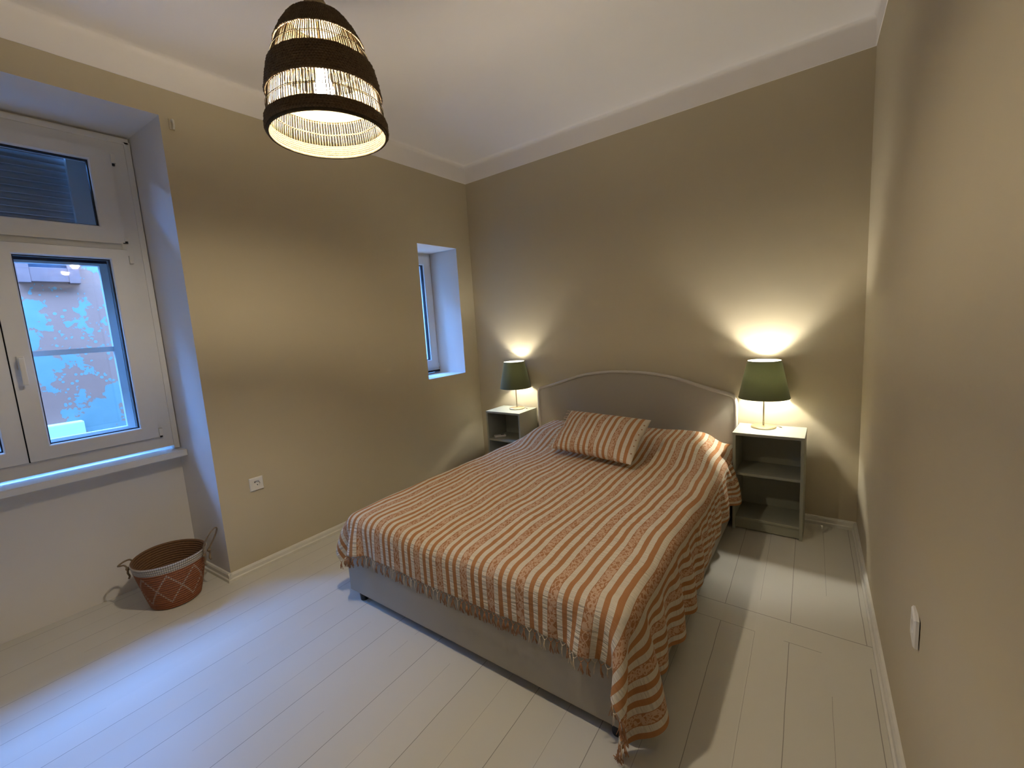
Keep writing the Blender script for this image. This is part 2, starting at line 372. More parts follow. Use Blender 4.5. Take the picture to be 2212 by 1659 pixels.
# left wall with the window recess and the slit window; paint on the room face only
YC, YCB, ZR = -2.508, -2.542, 2.69             # recess corner at the room face and at its back, recess head
YL = -3.90
SW = (-0.711, -0.207, 1.003, 2.204)            # slit window opening
XO = -0.74
def left_cell(bm, x0, x1, y0, y1, z0, z1, y1b=None):
    """x0 deep, x1 room side; y1b = y1 at the deep side"""
    fs = box(bm, x0, x1, y0, y1, z0, z1)
    if y1b is not None:
        for v in {v for f in fs for v in f.verts}:
            if abs(v.co.x-x0) < 1e-6 and abs(v.co.y-y1) < 1e-6: v.co.y = y1b
    return fs
bm = bmesh.new(); XB = -0.45
ycuts = [-RD, YL, YC, SW[0], SW[1], 0.0]; zt = CEIL+0.1
def cellA(y0, y1, z0, z1): box(bm, XB, 0.0, y0, y1, z0, z1)
cellA(-RD, YL, 0, zt); cellA(YL, YC, ZR, zt)
# the pier beside the recess, its deep corner set back so the reveal splays
P4 = [(0.0, YC), (0.0, SW[0]), (XB, SW[0]), (XB, YCB)]
prism(bm, P4, 2, 0.0, zt)
cellA(SW[0], SW[1], 0, SW[2]); cellA(SW[0], SW[1], SW[3], zt); cellA(SW[1], 0.0, 0, zt)
WY0, WY1, WZ0, WZ1 = -3.86, -2.56, 0.80, 2.67
def cellB(y0, y1, z0, z1): box(bm, XO, XB, y0, y1, z0, z1)
cellB(-RD, WY0, 0, zt); cellB(WY0, WY1, 0, WZ0); cellB(WY0, WY1, WZ1, zt); cellB(WY1, SW[0], 0, zt)
cellB(SW[0], SW[1], 0, SW[2]); cellB(SW[0], SW[1], SW[3], zt); cellB(SW[1], 0.0, 0, zt)
bm.faces.ensure_lookup_table()
for f in bm.faces:
    f.material_index = 0 if all(abs(v.co.x) < 1e-5 for v in f.verts) else 1
struct(obj('wall_left', bm, [M['wall'], M['white']]))
# ceiling: flat field, soft cove, white band down to the paint line
bm = bmesh.new()
def ring(o, z):
    return [bm.verts.new(p) for p in ((o, -o, z), (RW-o, -o, z), (rx(-RD)-o, -RD+o, z), (o, -RD+o, z))]
prof = [(-0.01, PAINT-0.0005), (0.0035, PAINT), (0.004, PAINT+0.004), (0.004, 2.955), (0.004, 2.965)] + [(0.004+0.035*(1-math.cos(t)), 2.965+0.035*math.sin(t)) for t in [PI/2*i/8 for i in range(1, 9)]]+[(0.05, 3.0), (0.2, 3.0)]
rings = [ring(o, z) for o, z in prof]
for A, B in zip(rings, rings[1:]):
    for i in range(4): bm.faces.new((A[i], A[(i+1) % 4], B[(i+1) % 4], B[i]))
bm.faces.new(rings[-1])
o = obj('ceiling', bm, M['ceil'], smooth=True, angle=50); struct(o)
bm = bmesh.new(); box(bm, -0.9, 3.6, -RD-0.3, 0.3, CEIL+0.01, CEIL+0.2); o = obj('slab', bm, M['ceil']); o.parent = bpy.data.objects['ceiling']
# baseboards with a stepped profile
BB = [(0, 0), (0.022, 0), (0.022, 0.018), (0.016, 0.024), (0.014, 0.043), (0.009, 0.052), (0, 0.054)]
def board(name, p, q, nrm):
    p, q, nrm = Vector((*p, 0)), Vector((*q, 0)), Vector((*nrm, 0)).normalized()
    bm = bmesh.new()
    A = [bm.verts.new(p+nrm*a+Vector((0, 0, z))) for a, z in BB]; B = [bm.verts.new(q+nrm*a+Vector((0, 0, z))) for a, z in BB]
    bm.faces.new(A); bm.faces.new(B[::-1]); n = len(BB)
    for i in range(n): bm.faces.new((A[i], B[i], B[(i+1) % n], A[(i+1) % n]))
    return struct(obj(name, bm, M['trim']))
board('baseboard_back', (0.0, 0), (RW, 0), (0, -1))
board('baseboard_right', (RW, 0), (rx(-RD), -RD), (-1, -RS))
board('baseboard_left', (0, YC-0.018), (0, 0), (1, 0))
board('baseboard_recess', (0.018, YC), (XB, YCB), (0.07, -1))

# ------------------------------------------------------------------ main window
FX0, FX1 = -0.50, -0.425
win = struct(empty('window_1', (FX1, -3.205, 0.83)))
def child(name, bm, m, parent, **k):
    """mesh given in room coordinates, parented under an empty or part without moving"""
    o = obj(name, bm, m, parent, **k)
    P = Vector((0, 0, 0)); q = parent
    while q: P += Vector(q.location); q = q.parent
    o.location = -P
    return o
def rect_frame(bm, x0, x1, y0, y1, z0, z1, w, bev=0.004, wt=None, wb=None, wl=None, wr=None):
    wt = w if wt is None else wt; wb = w if wb is None else wb; wl = w if wl is None else wl; wr = w if wr is None else wr
    # one ring with inner edge bevelled
    O = [(y0, z0), (y1, z0), (y1, z1), (y0, z1)]; I = [(y0+wl, z0+wb), (y1-wr, z0+wb), (y1-wr, z1-wt), (y0+wl, z1-wt)]
    f = 0.006 if bev else 0
    I2 = [(a+(f if i in (0, 3) else -f)*-1, b+(f if i in (0, 1) else -f)*-1) for i, (a, b) in enumerate(I)]
    def R(pts, x): return [bm.verts.new((x, a, b)) for a, b in pts]
    O0, O1, Ia, Ib, Ic = R(O, x0), R(O, x1), R(I, x0), R([(a+(f if i in (1, 2) else -f), b+(f if i in (2, 3) else -f)) for i, (a, b) in enumerate(I)], x1), R(I, x1-f if f else x1)
    for i in range(4):
        j = (i+1) % 4
        bm.faces.new((O0[i], O0[j], O1[j], O1[i])); bm.faces.new((O1[i], O1[j], Ib[j], Ib[i]))
        bm.faces.new((Ib[i], Ib[j], Ic[j], Ic[i])); bm.faces.new((Ic[i], Ic[j], Ia[j], Ia[i])); bm.faces.new((Ia[i], Ia[j], O0[j], O0[i]))
bm = bmesh.new()
rect_frame(bm, FX0, FX1, WY0+0.02, WY1-0.004, 0.832, 2.655, 0.10, wb=0.085, wt=0.075)
box(bm, FX0, FX1-0.002, WY0+0.07, WY1-0.05, 2.03, 2.10)          # transom
box(bm, FX0, FX1-0.004, -3.235, -3.175, 0.88, 2.04)              # mullion behind the meeting stiles
child('frame', bm, M['pvc'], win)
bm = bmesh.new()
box(bm, FX0+0.02, FX1+0.006, WY1-0.014, WY1+0.016, 0.812, 2.66, 0.003)
box(bm, FX0+0.02, FX1+0.006, WY0, WY1+0.01, 2.645, 2.675, 0.003)
child('cover_strip', bm, M['pvc'], win)
def sash(name, y0, y1, z0, z1, py0, py1, pz0, pz1):
    bm = bmesh.new()
    rect_frame(bm, -0.48, -0.405, y0, y1, z0, z1, 0.08, wl=py0-y0, wr=y1-py1, wb=pz0-z0, wt=z1-pz1)
    s = child(name, bm, M['pvc'], win)
    bm = bmesh.new(); rect_frame(bm, -0.4245, -0.4235, y0-0.004, y1+0.004, z0-0.004, z1+0.004, 0.02, bev=0); child('seam_shade', bm, M['gasket'], s)  # thin black outline put in to darken the seam around the sash
    bm = bmesh.new(); rect_frame(bm, -0.452, -0.428, py0, py1, pz0, pz1, 0.006, bev=0); child('gasket', bm, M['gasket'], s)
    bm = bmesh.new(); box(bm, -0.446, -0.442, py0+0.002, py1-0.002, pz0+0.002, pz1-0.002); child('pane', bm, M['glass'], s)
    return s
sR = sash('casement_sash', -3.203, -2.645, 0.905, 2.035, -3.119, -2.729, 0.980, 1.978)
sL = sash('casement_sash', -3.765, -3.209, 0.905, 2.035, -3.683, -3.287, 0.980, 1.978)
sT = sash('transom_sash', -3.765, -2.648, 2.078, 2.590, -3.66, -2.750, 2.160, 2.520)
bm = bmesh.new(); box(bm, -0.404, -0.400, -3.765, -2.66, 2.068, 2.080, 0.001); child('drip_strip', bm, M['plastic'], sT)
bm = bmesh.new()
box(bm, -0.405, -0.392, -3.178, -3.150, 1.39, 1.46, 0.004); cyl(bm, (-0.395, -3.164, 1.44), (-0.362, -3.164, 1.44), 0.009)
box(bm, -0.368, -0.354, -3.175, -3.153, 1.31, 1.45, 0.005)
child('handle', bm, M['plastic'], sR)
def hinge(par, y, z, h, dark):
    bm = bmesh.new(); box(bm, -0.424, -0.396, y-0.010, y+0.010, z-h/2, z+h/2, 0.003); hn = child('hinge', bm, M['plastic'], par)
    if dark: bm = bmesh.new(); cyl(bm, (-0.41, y, z-h/2-0.012), (-0.41, y, z-h/2), 0.007, n=10); child('hinge_screw_shade', bm, M['black'], hn)  # black stub for the screw and for the shadow under the top hinge
hinge(sT, -2.640, 2.545, 0.05, True); hinge(sT, -2.640, 2.095, 0.02, True); hinge(sR, -2.634, 0.935, 0.045, True); hinge(sR, -2.634, 1.98, 0.045, False)
# sill board
bm = bmesh.new()
prism(bm, [(-0.50, -3.895), (-0.327, -3.895), (-0.327, -2.5345), (-0.45, -2.5435), (-0.45, -2.56), (-0.50, -2.56)], 2, 0.766, 0.806)
bmesh.ops.bevel(bm, geom=[e for e in bm.edges if all(abs(v.co.x+0.327) < 1e-5 for v in e.verts)], offset=0.005, segments=3, affect='EDGES')
o = struct(obj('trim_1', bm, M['pvc'])); o['label'] = 'white window sill board'
# outer old window: wooden frame with bars and a half-drawn shutter in its upper light
ow = empty('outer_window', (-0.66, -3.205, 0.93)); tag(ow, 'old painted outer window with glazing bar seen through the main window', 'window')
bm = bmesh.new()
rect_frame(bm, -0.71, -0.64, WY0, WY1-0.002, 0.90, 2.665, 0.14, bev=0, wb=0.045, wt=0.03, wl=0.12, wr=0.135)
box(bm, -0.70, -0.655, -2.80, WY1-0.12, 2.03, 2.64); box(bm, -0.71, -0.64, -3.26, -3.15, 0.94, 1.99)
child('frame', bm, M['oldpaint'], ow)
for (a, b_) in ((-3.152, -2.700), (-3.735, -3.258)):
    bm = bmesh.new(); rect_frame(bm, -0.685, -0.645, a, b_, 0.945, 1.985, 0.038, bev=0.0, wt=0.014, wb=0.03, wl=0.02)
    sh = child('casement_sash', bm, M['oldpaint'], ow)
    bm = bmesh.new(); box(bm, -0.682, -0.650, a+0.015, b_-0.03, 1.452, 1.482); child('glazing_bar', bm, M['oldpaint'], sh)
    bm = bmesh.new(); box(bm, -0.668, -0.665, a+0.019, b_-0.037, 0.974, 1.972); child('pane', bm, M['glass'], sh)
sl = tag(empty('roller_shutter', (-0.76, -3.2, 2.03)), 'dark grey slatted shutter lowered behind the transom pane', 'shutter')
bm = bmesh.new(); box(bm, -0.70, -0.65, WY0+0.125, WY1-0.138, 1.987, 2.028); child('bottom_rail', bm, M['gasket'], sl)
for k in range(16):
    z = 2.03+0.038*k; bm = bmesh.new()
    prism(bm, [(-0.752+0.013*math.sin(PI*i/8), z+0.036*i/8) for i in range(9)]+[(-0.765, z+0.036), (-0.765, z)], 1, WY0+0.02, -2.705)
    child('slat', bm, M['slat'], sl, smooth=True, angle=40)

# ------------------------------------------------------------------ slit window
w2 = struct(empty('window_2', (-0.40, -0.459, 1.01)))
bm = bmesh.new(); rect_frame(bm, -0.44, -0.365, SW[0]+0.002, SW[1]-0.002, SW[2]+0.03, SW[3]-0.002, 0.035); child('frame', bm, M['pvc'], w2)
bm = bmesh.new(); rect_frame(bm, -0.43, -0.350, SW[0]+0.03, SW[1]-0.022, SW[2]+0.055, SW[3]-0.030, 0.085); s2 = child('casement_sash', bm, M['pvc'], w2)
bm = bmesh.new(); rect_frame(bm, -0.40, -0.372, SW[0]+0.115, SW[1]-0.107, SW[2]+0.14, SW[3]-0.115, 0.006, bev=0); child('gasket', bm, M['gasket'], s2)
bm = bmesh.new(); box(bm, -0.39, -0.386, SW[0]+0.117, SW[1]-0.109, SW[2]+0.142, SW[3]-0.117); child('pane', bm, M['glass'], s2)
bm = bmesh.new(); box(bm, -0.364, -0.345, SW[1]-0.024, SW[1]-0.010, SW[2]+0.06, SW[2]+0.10, 0.002); child('hinge', bm, M['plastic'], s2)
bm = bmesh.new(); box(bm, -0.44, -0.352, SW[0]+0.002, SW[1]-0.002, SW[2]+0.012, SW[2]+0.03); child('gasket_strip', bm, M['gasket'], w2)
# cutting the wall core of the slit window's outer half is left open to the yard

# ------------------------------------------------------------------ courtyard behind the windows
bm = bmesh.new(); box(bm, COURT_X0-0.4, COURT_X0, COURT_Y0, COURT_Y1, -0.6, YARD_TOP); struct(obj('wall_courtyard', bm, M['peel']))
bm = bmesh.new(); box(bm, COURT_X0-0.4, XO, COURT_Y0, COURT_Y1, -0.8, -0.6); struct(obj('floor_courtyard', bm, M['court']))
bm = bmesh.new(); box(bm, COURT_X0-0.4, XO, COURT_Y0-0.3, COURT_Y0, -0.6, 4.1); box(bm, COURT_X0-0.4, XO, COURT_Y1, COURT_Y1+0.3, -0.6, 4.1); struct(obj('wall_unseen_ends', bm, M['peel']))  # unseen end walls, added so sky light enters only by the gap
bm = bmesh.new(); box(bm, EAVE_X, XO+0.01, COURT_Y0, COURT_Y1, EAVE_Z, EAVE_Z+0.15)  # unseen eave, placed to block the steep sky light
box(bm, XO-0.0, -0.6, COURT_Y0, -RD-0.31, -0.6, EAVE_Z+0.1); box(bm, XO-0.0, -0.6, 0.31, COURT_Y1, -0.6, EAVE_Z+0.1)
box(bm, XO, -0.6, -RD-0.3, 0.3, CEIL+0.2, EAVE_Z); box(bm, XO, -0.6, -RD-0.3, 0.3, -0.6, -0.13)
struct(obj('wall_outside', bm, M['court']))
yw = empty('courtyard_window', (COURT_X0, -2.62, 2.17)); tag(yw, 'weathered wooden window frame in the peeling wall across the yard', 'window')
bm = bmesh.new(); box(bm, -3.0, -2.93, -2.86, -2.78, 2.13, 3.3, 0.004); child('stile', bm, M['wood'], yw)
bm = bmesh.new(); box(bm, -3.0, -2.93, -2.52, -2.44, 2.13, 3.3, 0.004); child('stile', bm, M['wood'], yw)
bm = bmesh.new(); box(bm, -3.0, -2.935, -2.78, -2.52, 2.14, 2.27, 0.004); child('bottom_rail', bm, M['wood'], yw)
bm = bmesh.new(); box(bm, -3.0, -2.97, -2.78, -2.52, 2.27, 3.3); child('pane', bm, M['gasket'], yw)
bm = bmesh.new(); box(bm, -3.0, -2.86, -3.4, -2.62, 0.60, 0.80, 0.01); o = obj('stone_block', bm, M['oldpaint']); tag(o, 'pale stone ledge at the foot of the peeling wall', 'ledge')

# ------------------------------------------------------------------ bed
bed = empty('bed', (0.768, 0.0, 0.0), 0.0089)
tag(bed, 'upholstered grey-beige double bed with an arched headboard', 'bed')
BWD, BLN = 1.598, 2.197
bm = bmesh.new(); box(bm, 0.006, BWD-0.006, -BLN, -BLN+0.055, 0.046, 0.36, 0.010, seg=3); obj('footboard', bm, M['uph'], bed, smooth=True, angle=50)
for x0 in (0.0, BWD-0.05):
    bm = bmesh.new(); box(bm, x0, x0+0.05, -BLN+0.012, -0.095, 0.046, 0.36, 0.010, seg=3); obj('side_rail', bm, M['uph'], bed, smooth=True, angle=50)
for x0 in (0.10, BWD-0.10):
    for y0 in (-BLN+0.032, -0.16):
        bm = bmesh.new(); cyl(bm, (x0-0.015 if x0 < 1 else x0+0.04, y0, 0.0), (x0-0.015 if x0 < 1 else x0+0.04, y0, 0.07), 0.021, 0.027, n=20); obj('leg', bm, M['black'], bed, smooth=True, angle=50)
bm = bmesh.new(); box(bm, 0.055, BWD-0.055, -BLN+0.06, -0.10, 0.16, 0.475, 0.035, seg=4); obj('mattress', bm, M['mattress'], bed, smooth=True, angle=60)
HP = [(0.0, 0.78), (0.004, 0.815), (0.016, 0.842), (0.04, 0.858), (0.09, 0.872), (0.18, 0.896), (0.29, 0.932), (0.40, 0.966), (0.52, 0.991), (0.65, 1.006), (BWD/2, 1.011)]
HPfull = HP+[(BWD-x, z) for x, z in HP[::-1][1:]]
def smooth_curve(pts, k=6):
    out = []
    for i in range(len(pts)-1):
        p0, p1, p2, p3 = pts[max(i-1, 0)], pts[i], pts[i+1], pts[min(i+2, len(pts)-1)]
        for s in range(k):
            t = s/k
            out.append(tuple(0.5*((2*p1[c])+(-p0[c]+p2[c])*t+(2*p0[c]-5*p1[c]+4*p2[c]-p3[c])*t*t+(-p0[c]+3*p1[c]-3*p2[c]+p3[c])*t**3) for c in range(len(p1))))
    out.append(pts[-1]); return out
HC = smooth_curve(HPfull)
bm = bmesh.new()
prism(bm, [(0, 0.05)]+HC+[(BWD, 0.05)], 1, -0.095, -0.028)
bmesh.ops.bevel(bm, geom=[e for e in bm.edges if all(abs(v.co.y+0.095) < 1e-5 for v in e.verts)], offset=0.012, segments=3, affect='EDGES')
hb = obj('headboard', bm, M['uph'], bed, smooth=True, angle=50)
bm = bmesh.new()
edge = [(0.001, -0.094, 0.06), (0.001, -0.094, 0.4)]+[(x, -0.094, z) for x, z in HC]+[(BWD-0.001, -0.094, 0.4), (BWD-0.001, -0.094, 0.06)]
tube(bm, edge, 0.0125, 10); obj('piping', bm, M['piping'], hb, smooth=True)
bm = bmesh.new()
c0 = [(0, -0.088, 0.06), (0, -0.088, 0.78)]+[(x, -0.088, z+0.002) for x, z in HC]+[(BWD, -0.088, 0.06)]
A = [bm.verts.new((x + (-0.003 if x < 0.001 else 0.003 if x > BWD-0.001 else 0), -0.09, z)) for x, y, z in c0]
B = [bm.verts.new((v.co.x, -0.03, v.co.z)) for v in A]
for i in range(len(A)-1): bm.faces.new((A[i], A[i+1], B[i+1], B[i]))
obj('edge_band', bm, M['piping'], hb, smooth=True)
# faint creases of the upholstery are left to the weave

# ------------------------------------------------------------------ bedspread: draped by a small cloth solver
BX0, BX1, BY1 = 0.800, 2.371, -2.205+0.0         # solid under the cloth (room coordinates)
def bed_top(x, y):
    z = 0.492+0*x
    # pillow under the spread
    fy = np.clip((-0.09-y)/0.10, 0, 1)*np.clip((y+0.78)/0.34, 0, 1); fy = fy*fy*(3-2*fy)
    fx = np.clip((x-0.83)/0.16, 0, 1)*np.clip((2.36-x)/0.20, 0, 1); fx = fx*fx*(3-2*fx)
    z = z+0.098*fy*fx
    z = z+0.006*np.sin(x*5.1+1.3*y)*np.sin(y*3.7+x*2.0+0.6)+0.003*np.sin(x*17+y*6)*np.sin(y*11-x*4)
    return z
def drape():
    rng = np.random.default_rng(3)
    ds = 0.021; eL, eR, eF = 0.13, 0.375, 0.178
    us = np.arange(BX0-eL, BX1+eR+1e-6, ds); vs = np.arange(-0.105, BY1-eF-1e-6, -ds)
    nu, nv = len(us), len(vs)
    U, V = np.meshgrid(us, vs, indexing='ij')
    P = np.zeros((nu, nv, 3)); dR = np.clip(U-BX1, 0, None); dL = np.clip(BX0-U, 0, None); dF = np.clip(BY1-V, 0, None)
    wob = 0.010*np.sin(V*3.1+U*1.7+0.5)+0.006*np.sin(V*7.3-U*4.0)+0.003*np.sin(V*17+U*9)
    P[..., 0] = np.where(U > BX1, BX1+0.04+dR*0.30, np.where(U < BX0, BX0-0.03-dL*0.3, U))+wob*((U > BX0+.03) & (U < BX1-.03))
    P[..., 1] = np.where(V < BY1, BY1-0.03-dF*0.30, V)
    P[..., 2] = bed_top(np.clip(P[..., 0], BX0, BX1), np.clip(P[..., 1], BY1, 0))+0.006-0.93*np.maximum(dR+dL*0, np.maximum(dL, dF))-0.0*dR
    # extra cloth gathered along the right side
    su = 1-np.where(U > BX1, 0.34*np.clip((V+1.35)/0.75, 0, 1), 0); sv = 1+0.085*np.clip((U-BX1)/0.2, 0, 1)+0*V
    P[..., 0] += np.where(U > BX1, 0.02*np.clip(dR/0.2, 0, 1)*np.sin(V*38+2*np.sin(V*5.0)), 0)
    P[..., 1] -= np.where(V < BY1, 0.004*np.sin(U*21+np.sin(U*6)), 0)
    P += rng.normal(0, 0.0012, P.shape)
    pin = (U > BX0+0.05) & (U < BX1-0.05) & (V > BY1+0.05)
    w = np.where(pin, 0.0, 1.0)
    w[:, 0] = np.where((us > BX0+0.02) & (us < BX1-0.02), 0.0, 1.0)                                     # held along the headboard
    vel = np.zeros_like(P); h = 0.012
    cons = []
    def add(di, dj, rest, k):
        i0 = slice(0, nu-di) if di >= 0 else slice(-di, nu); i1 = slice(di, nu) if di >= 0 else slice(0, nu+di)
        cons.append((i0, i1, slice(0, nv-dj), slice(dj, nv), di, dj, rest, k))
    add(1, 0, ds, 1.0); add(0, 1, ds, 1.0); add(1, 1, ds*math.sqrt(2), 0.35); add(-1, 1, ds*math.sqrt(2), 0.35)
    add(2, 0, 2*ds, 0.10); add(0, 2, 2*ds, 0.10); add(4, 0, 4*ds, 0.03); add(0, 4, 4*ds, 0.03)
    I, J = np.meshgrid(np.arange(nu), np.arange(nv), indexing='ij')
    def collide(P, Q):
        x, y, z = P[..., 0], P[..., 1], P[..., 2]
        R = 0.055; th = 0.004
        top = bed_top(np.clip(x, BX0, BX1), np.clip(y, BY1, 0))
        cx = np.clip(x, BX0+R, BX1-R); cy = np.maximum(y, BY1+R); cz = np.minimum(z, top-R)
        dx, dy, dz = x-cx, y-cy, z-cz; dist = np.sqrt(dx*dx+dy*dy+dz*dz)+1e-9
        hit = (dist < R+th) & (dist > 1e-6)
        s = np.where(hit, (R+th)/dist, 1.0)
        P[..., 0] = cx+dx*s; P[..., 1] = cy+dy*s; P[..., 2] = cz+dz*s
        deep = dist <= 1e-6
        P[..., 2] = np.where(deep, top+th, P[..., 2])
        # night stand beside the head keeps the cloth in
        near = (P[..., 1] > -0.36)
        P[..., 0] = np.where(near, np.minimum(P[..., 0], 2.377), P[..., 0])
        nl = P[..., 1] > -0.35
        P[..., 0] = np.where(nl, np.maximum(P[..., 0], 0.735), P[..., 0])
        P[..., 1] = np.minimum(P[..., 1], -0.104)
        fl = P[..., 2] < 0.006
        P[..., 2] = np.where(fl, 0.006, P[..., 2])
        touch = (hit | fl)[..., None]
        P[:] = np.where(touch, Q+(P-Q)*0.55, P)      # friction
        if False: pass
        return P
    P0 = P.copy()
    for step in range(230):
        Q = P.copy()
        vel[..., 2] -= 9.8*h; vel *= 0.965
        P = P+vel*h*w[..., None]
        for it in range(9):
            for (i0, i1, j0, j1, di, dj, rest, k) in cons:
                ax = I[i0, j0] if di else J[i0, j0]; st = abs(di) if di else dj
                for par in (0, 1):
                    m = ((ax//st) % 2) == par
                    A = P[i0, j0]; B = P[i1, j1]; wa = w[i0, j0]*m; wb = w[i1, j1]*m
                    D = B-A; ln = np.sqrt((D*D).sum(-1))+1e-9
                    rr = rest*(sv[i0, j0] if (dj and not di) else su[i0, j0] if (di and not dj) else 1.0)
                    c = (ln-rr)
                    if st > 1: c = np.minimum(c, 0)      # bending only resists folding
                    g = (k*c/(ln*(wa+wb+1e-9)))[..., None]*D
                    P[i0, j0] += g*wa[..., None]; P[i1, j1] -= g*wb[..., None]
            P = np.where(w[..., None] > 0, collide(P.copy(), Q), P0)
        vel = (P-Q)/h
        sp = np.sqrt((vel**2).sum(-1, keepdims=True)); vel *= np.minimum(1, 1.2/(sp+1e-9))
    return P, U, V, us, vs
DP, DU, DV, us, vs = drape()
nu, nv = len(us), len(vs)
cm = Matrix.Rotation(0.0089, 4, 'Z')
def turn(p): # the spread lies square on the slightly turned bed
    x, y = p[0]-0.768, p[1]; return Vector((0.768+x*math.cos(0.0089)-y*math.sin(0.0089), x*math.sin(0.0089)+y*math.cos(0.0089), p[2]))
bm = bmesh.new(); lay = bm.loops.layers.uv.new('UVMap')
VV = [[bm.verts.new(turn(DP[i, j])) for j in range(nv)] for i in range(nu)]
for i in range(nu-1):
    for j in range(nv-1):
        f = bm.faces.new((VV[i][j], VV[i][j+1], VV[i+1][j+1], VV[i+1][j]))
        for lp, (a, b_) in zip(f.loops, ((i, j), (i, j+1), (i+1, j+1), (i+1, j))): lp[lay].uv = (us[a]+0.019, vs[b_])
spread = tag(empty('bedspread', (1.57, -1.15, 0.50)), 'rust and cream striped bedspread with a knotted fringe draped over the bed', 'bedspread')
cl = child('cloth', bm, M['stripe'], spread, smooth=True)
md = cl.modifiers.new('thick', 'SOLIDIFY'); md.thickness = 0.003; md.offset = 1.0
md = cl.modifiers.new('sub', 'SUBSURF'); md.levels = 1; md.render_levels = 2
# knotted fringe along the foot hem
hem = [turn(DP[i, nv-1]) for i in range(nu)]
cum = [0.0]
for a, b_ in zip(hem, hem[1:]): cum.append(cum[-1]+(b_-a).length)
def hem_at(s):
    s = max(0, min(cum[-1], s))
    for k in range(len(hem)-1):
        if cum[k+1] >= s: return hem[k].lerp(hem[k+1], (s-cum[k])/(cum[k+1]-cum[k]+1e-9)), k
    return hem[-1], len(hem)-1
nt_ = 84; step = cum[-1]/nt_
for q in range(nt_):
    s = (q+0.5)*step; c, k = hem_at(s); a, _ = hem_at(s-step*0.48); b_, _ = hem_at(s+step*0.48)
    out = Vector((0, -1, 0))
    if k > nu-18: out = Vector((0.5, -0.8, 0)).normalized()
    if k < 6: out = Vector((-0.5, -0.8, 0)).normalized()
    fl = 0.006
    def P_(v): return Vector((v.x, v.y, max(v.z, fl)))
    kn = P_(c+Vector((random.uniform(-.003, .003), 0, -0.014))+out*0.003)
    bm = bmesh.new(); r = 0.0013
    for e in (a, b_): tube(bm, [P_(e), P_(e.lerp(kn, 0.5)+Vector((0, 0, -0.003))), kn], r, 5)
    bmesh.ops.create_icosphere(bm, subdivisions=1, radius=0.0032, matrix=Matrix.Translation(kn))
    phase = ((us[min(k, nu-1)]+0.019-0.814)/0.144+0.5) % 1; dd = abs(phase-0.5)
    dark = dd < 0.16 or 0.26 < dd < 0.45
    for t in range(6 if dark else 3):
        ang = random.uniform(-1, 1)*(0.6 if dark else 0.3); ln = random.uniform(0.028, 0.045)
        tip = P_(kn+Vector((math.sin(ang)*ln*0.6, 0, -ln))+out*random.uniform(0.0, 0.006))
        mid = P_(kn.lerp(tip, 0.5)+Vector((random.uniform(-.003, .003), 0, 0))+out*0.003)
        tube(bm, [kn, mid, tip], 0.0015 if dark else 0.0011, 4)
    child('tassel', bm, M['thread_b'] if dark else M['thread_w'], spread, smooth=True)

# ------------------------------------------------------------------ cushion
BLc, BRc, TLc, TRc = Vector((1.335, -0.835, 0.54)), Vector((1.965, -0.94, 0.54)), Vector((1.335, -0.575, 0.755)), Vector((1.95, -0.69, 0.755))
cc = (BLc+BRc+TLc+TRc)/4
ex = ((BRc-BLc)+(TRc-TLc)).normalized(); ey = ((TLc-BLc)+(TRc-BRc)).normalized(); ey = (ey-ex*ey.dot(ex)).normalized(); ez = ex.cross(ey)
CW, CH, CT = 0.635, 0.345, 0.15
cu = tag(empty('cushion', tuple(cc)), 'striped rust and cream cushion with knotted ends lying before the headboard', 'cushion')
cu.matrix_world = Matrix(((ex.x, ey.x, ez.x, cc.x), (ex.y, ey.y, ez.y, cc.y), (ex.z, ey.z, ez.z, cc.z+0.02), (0, 0, 0, 1)))
def cushion_half(sgn, a, b_):
    """point of the cushion for a,b in [-1,1]"""
    px = a*CW/2*(1-0.045*(1-abs(b_))**1.2*abs(a)**4); py = b_*CH/2*(1-0.05*(1-abs(a)**2)*abs(b_)**4)
    e = max(0, (1-abs(a)**2.6))**0.55*max(0, (1-abs(b_)**2.6))**0.55
    wr = 0.004*math.sin(a*9+b_*3)*math.sin(b_*6)
    return (px, py, sgn*CT/2*e+wr*e)
bm = bmesh.new(); lay = bm.loops.layers.uv.new('UVMap'); n1, n2 = 44, 32
def g(t): return math.sin(t*PI/2)
grid = {}
for s in (1, -1):
    for i in range(n1+1):
        for j in range(n2+1):
            edgept = i in (0, n1) or j in (0, n2)
            if s == -1 and edgept: grid[s, i, j] = grid[1, i, j]; continue
            grid[s, i, j] = bm.verts.new(cushion_half(s, g(2*i/n1-1), g(2*j/n2-1)))
    for i in range(n1):
        for j in range(n2):
            f = bm.faces.new([grid[s, i, j], grid[s, i+1, j], grid[s, i+1, j+1], grid[s, i, j+1]])
            ac = (g(2*(i+0.5)/n1-1))
            f.material_index = 1 if ac > 0.90 else 0
            for lp, (a, b_) in zip(f.loops, ((i, j), (i+1, j), (i+1, j+1), (i, j+1))): lp[lay].uv = (g(2*a/n1-1)*CW/2, g(2*b_/n2-1)*CH/2)
M['cream_cloth'] = plain('cream_cloth', (0.58, 0.51, 0.40), 0.9, var=0.05, scale=60, bmp=0.4, bdist=0.002)
obj('cover', bm, [M['stripe_c'], M['cream_cloth']], cu, smooth=True)
for b_ in (-0.62, -0.3, -0.05, 0.2, 0.45, 0.65):
    p = Vector(cushion_half(1, 0.955, b_)); bm = bmesh.new()
    bmesh.ops.create_icosphere(bm, subdivisions=2, radius=0.0055, matrix=Matrix.Translation(p)@Matrix.Diagonal((1.2, 0.8, 0.5, 1)))
    o = obj('button', bm, M['thread_b'], cu, smooth=True)
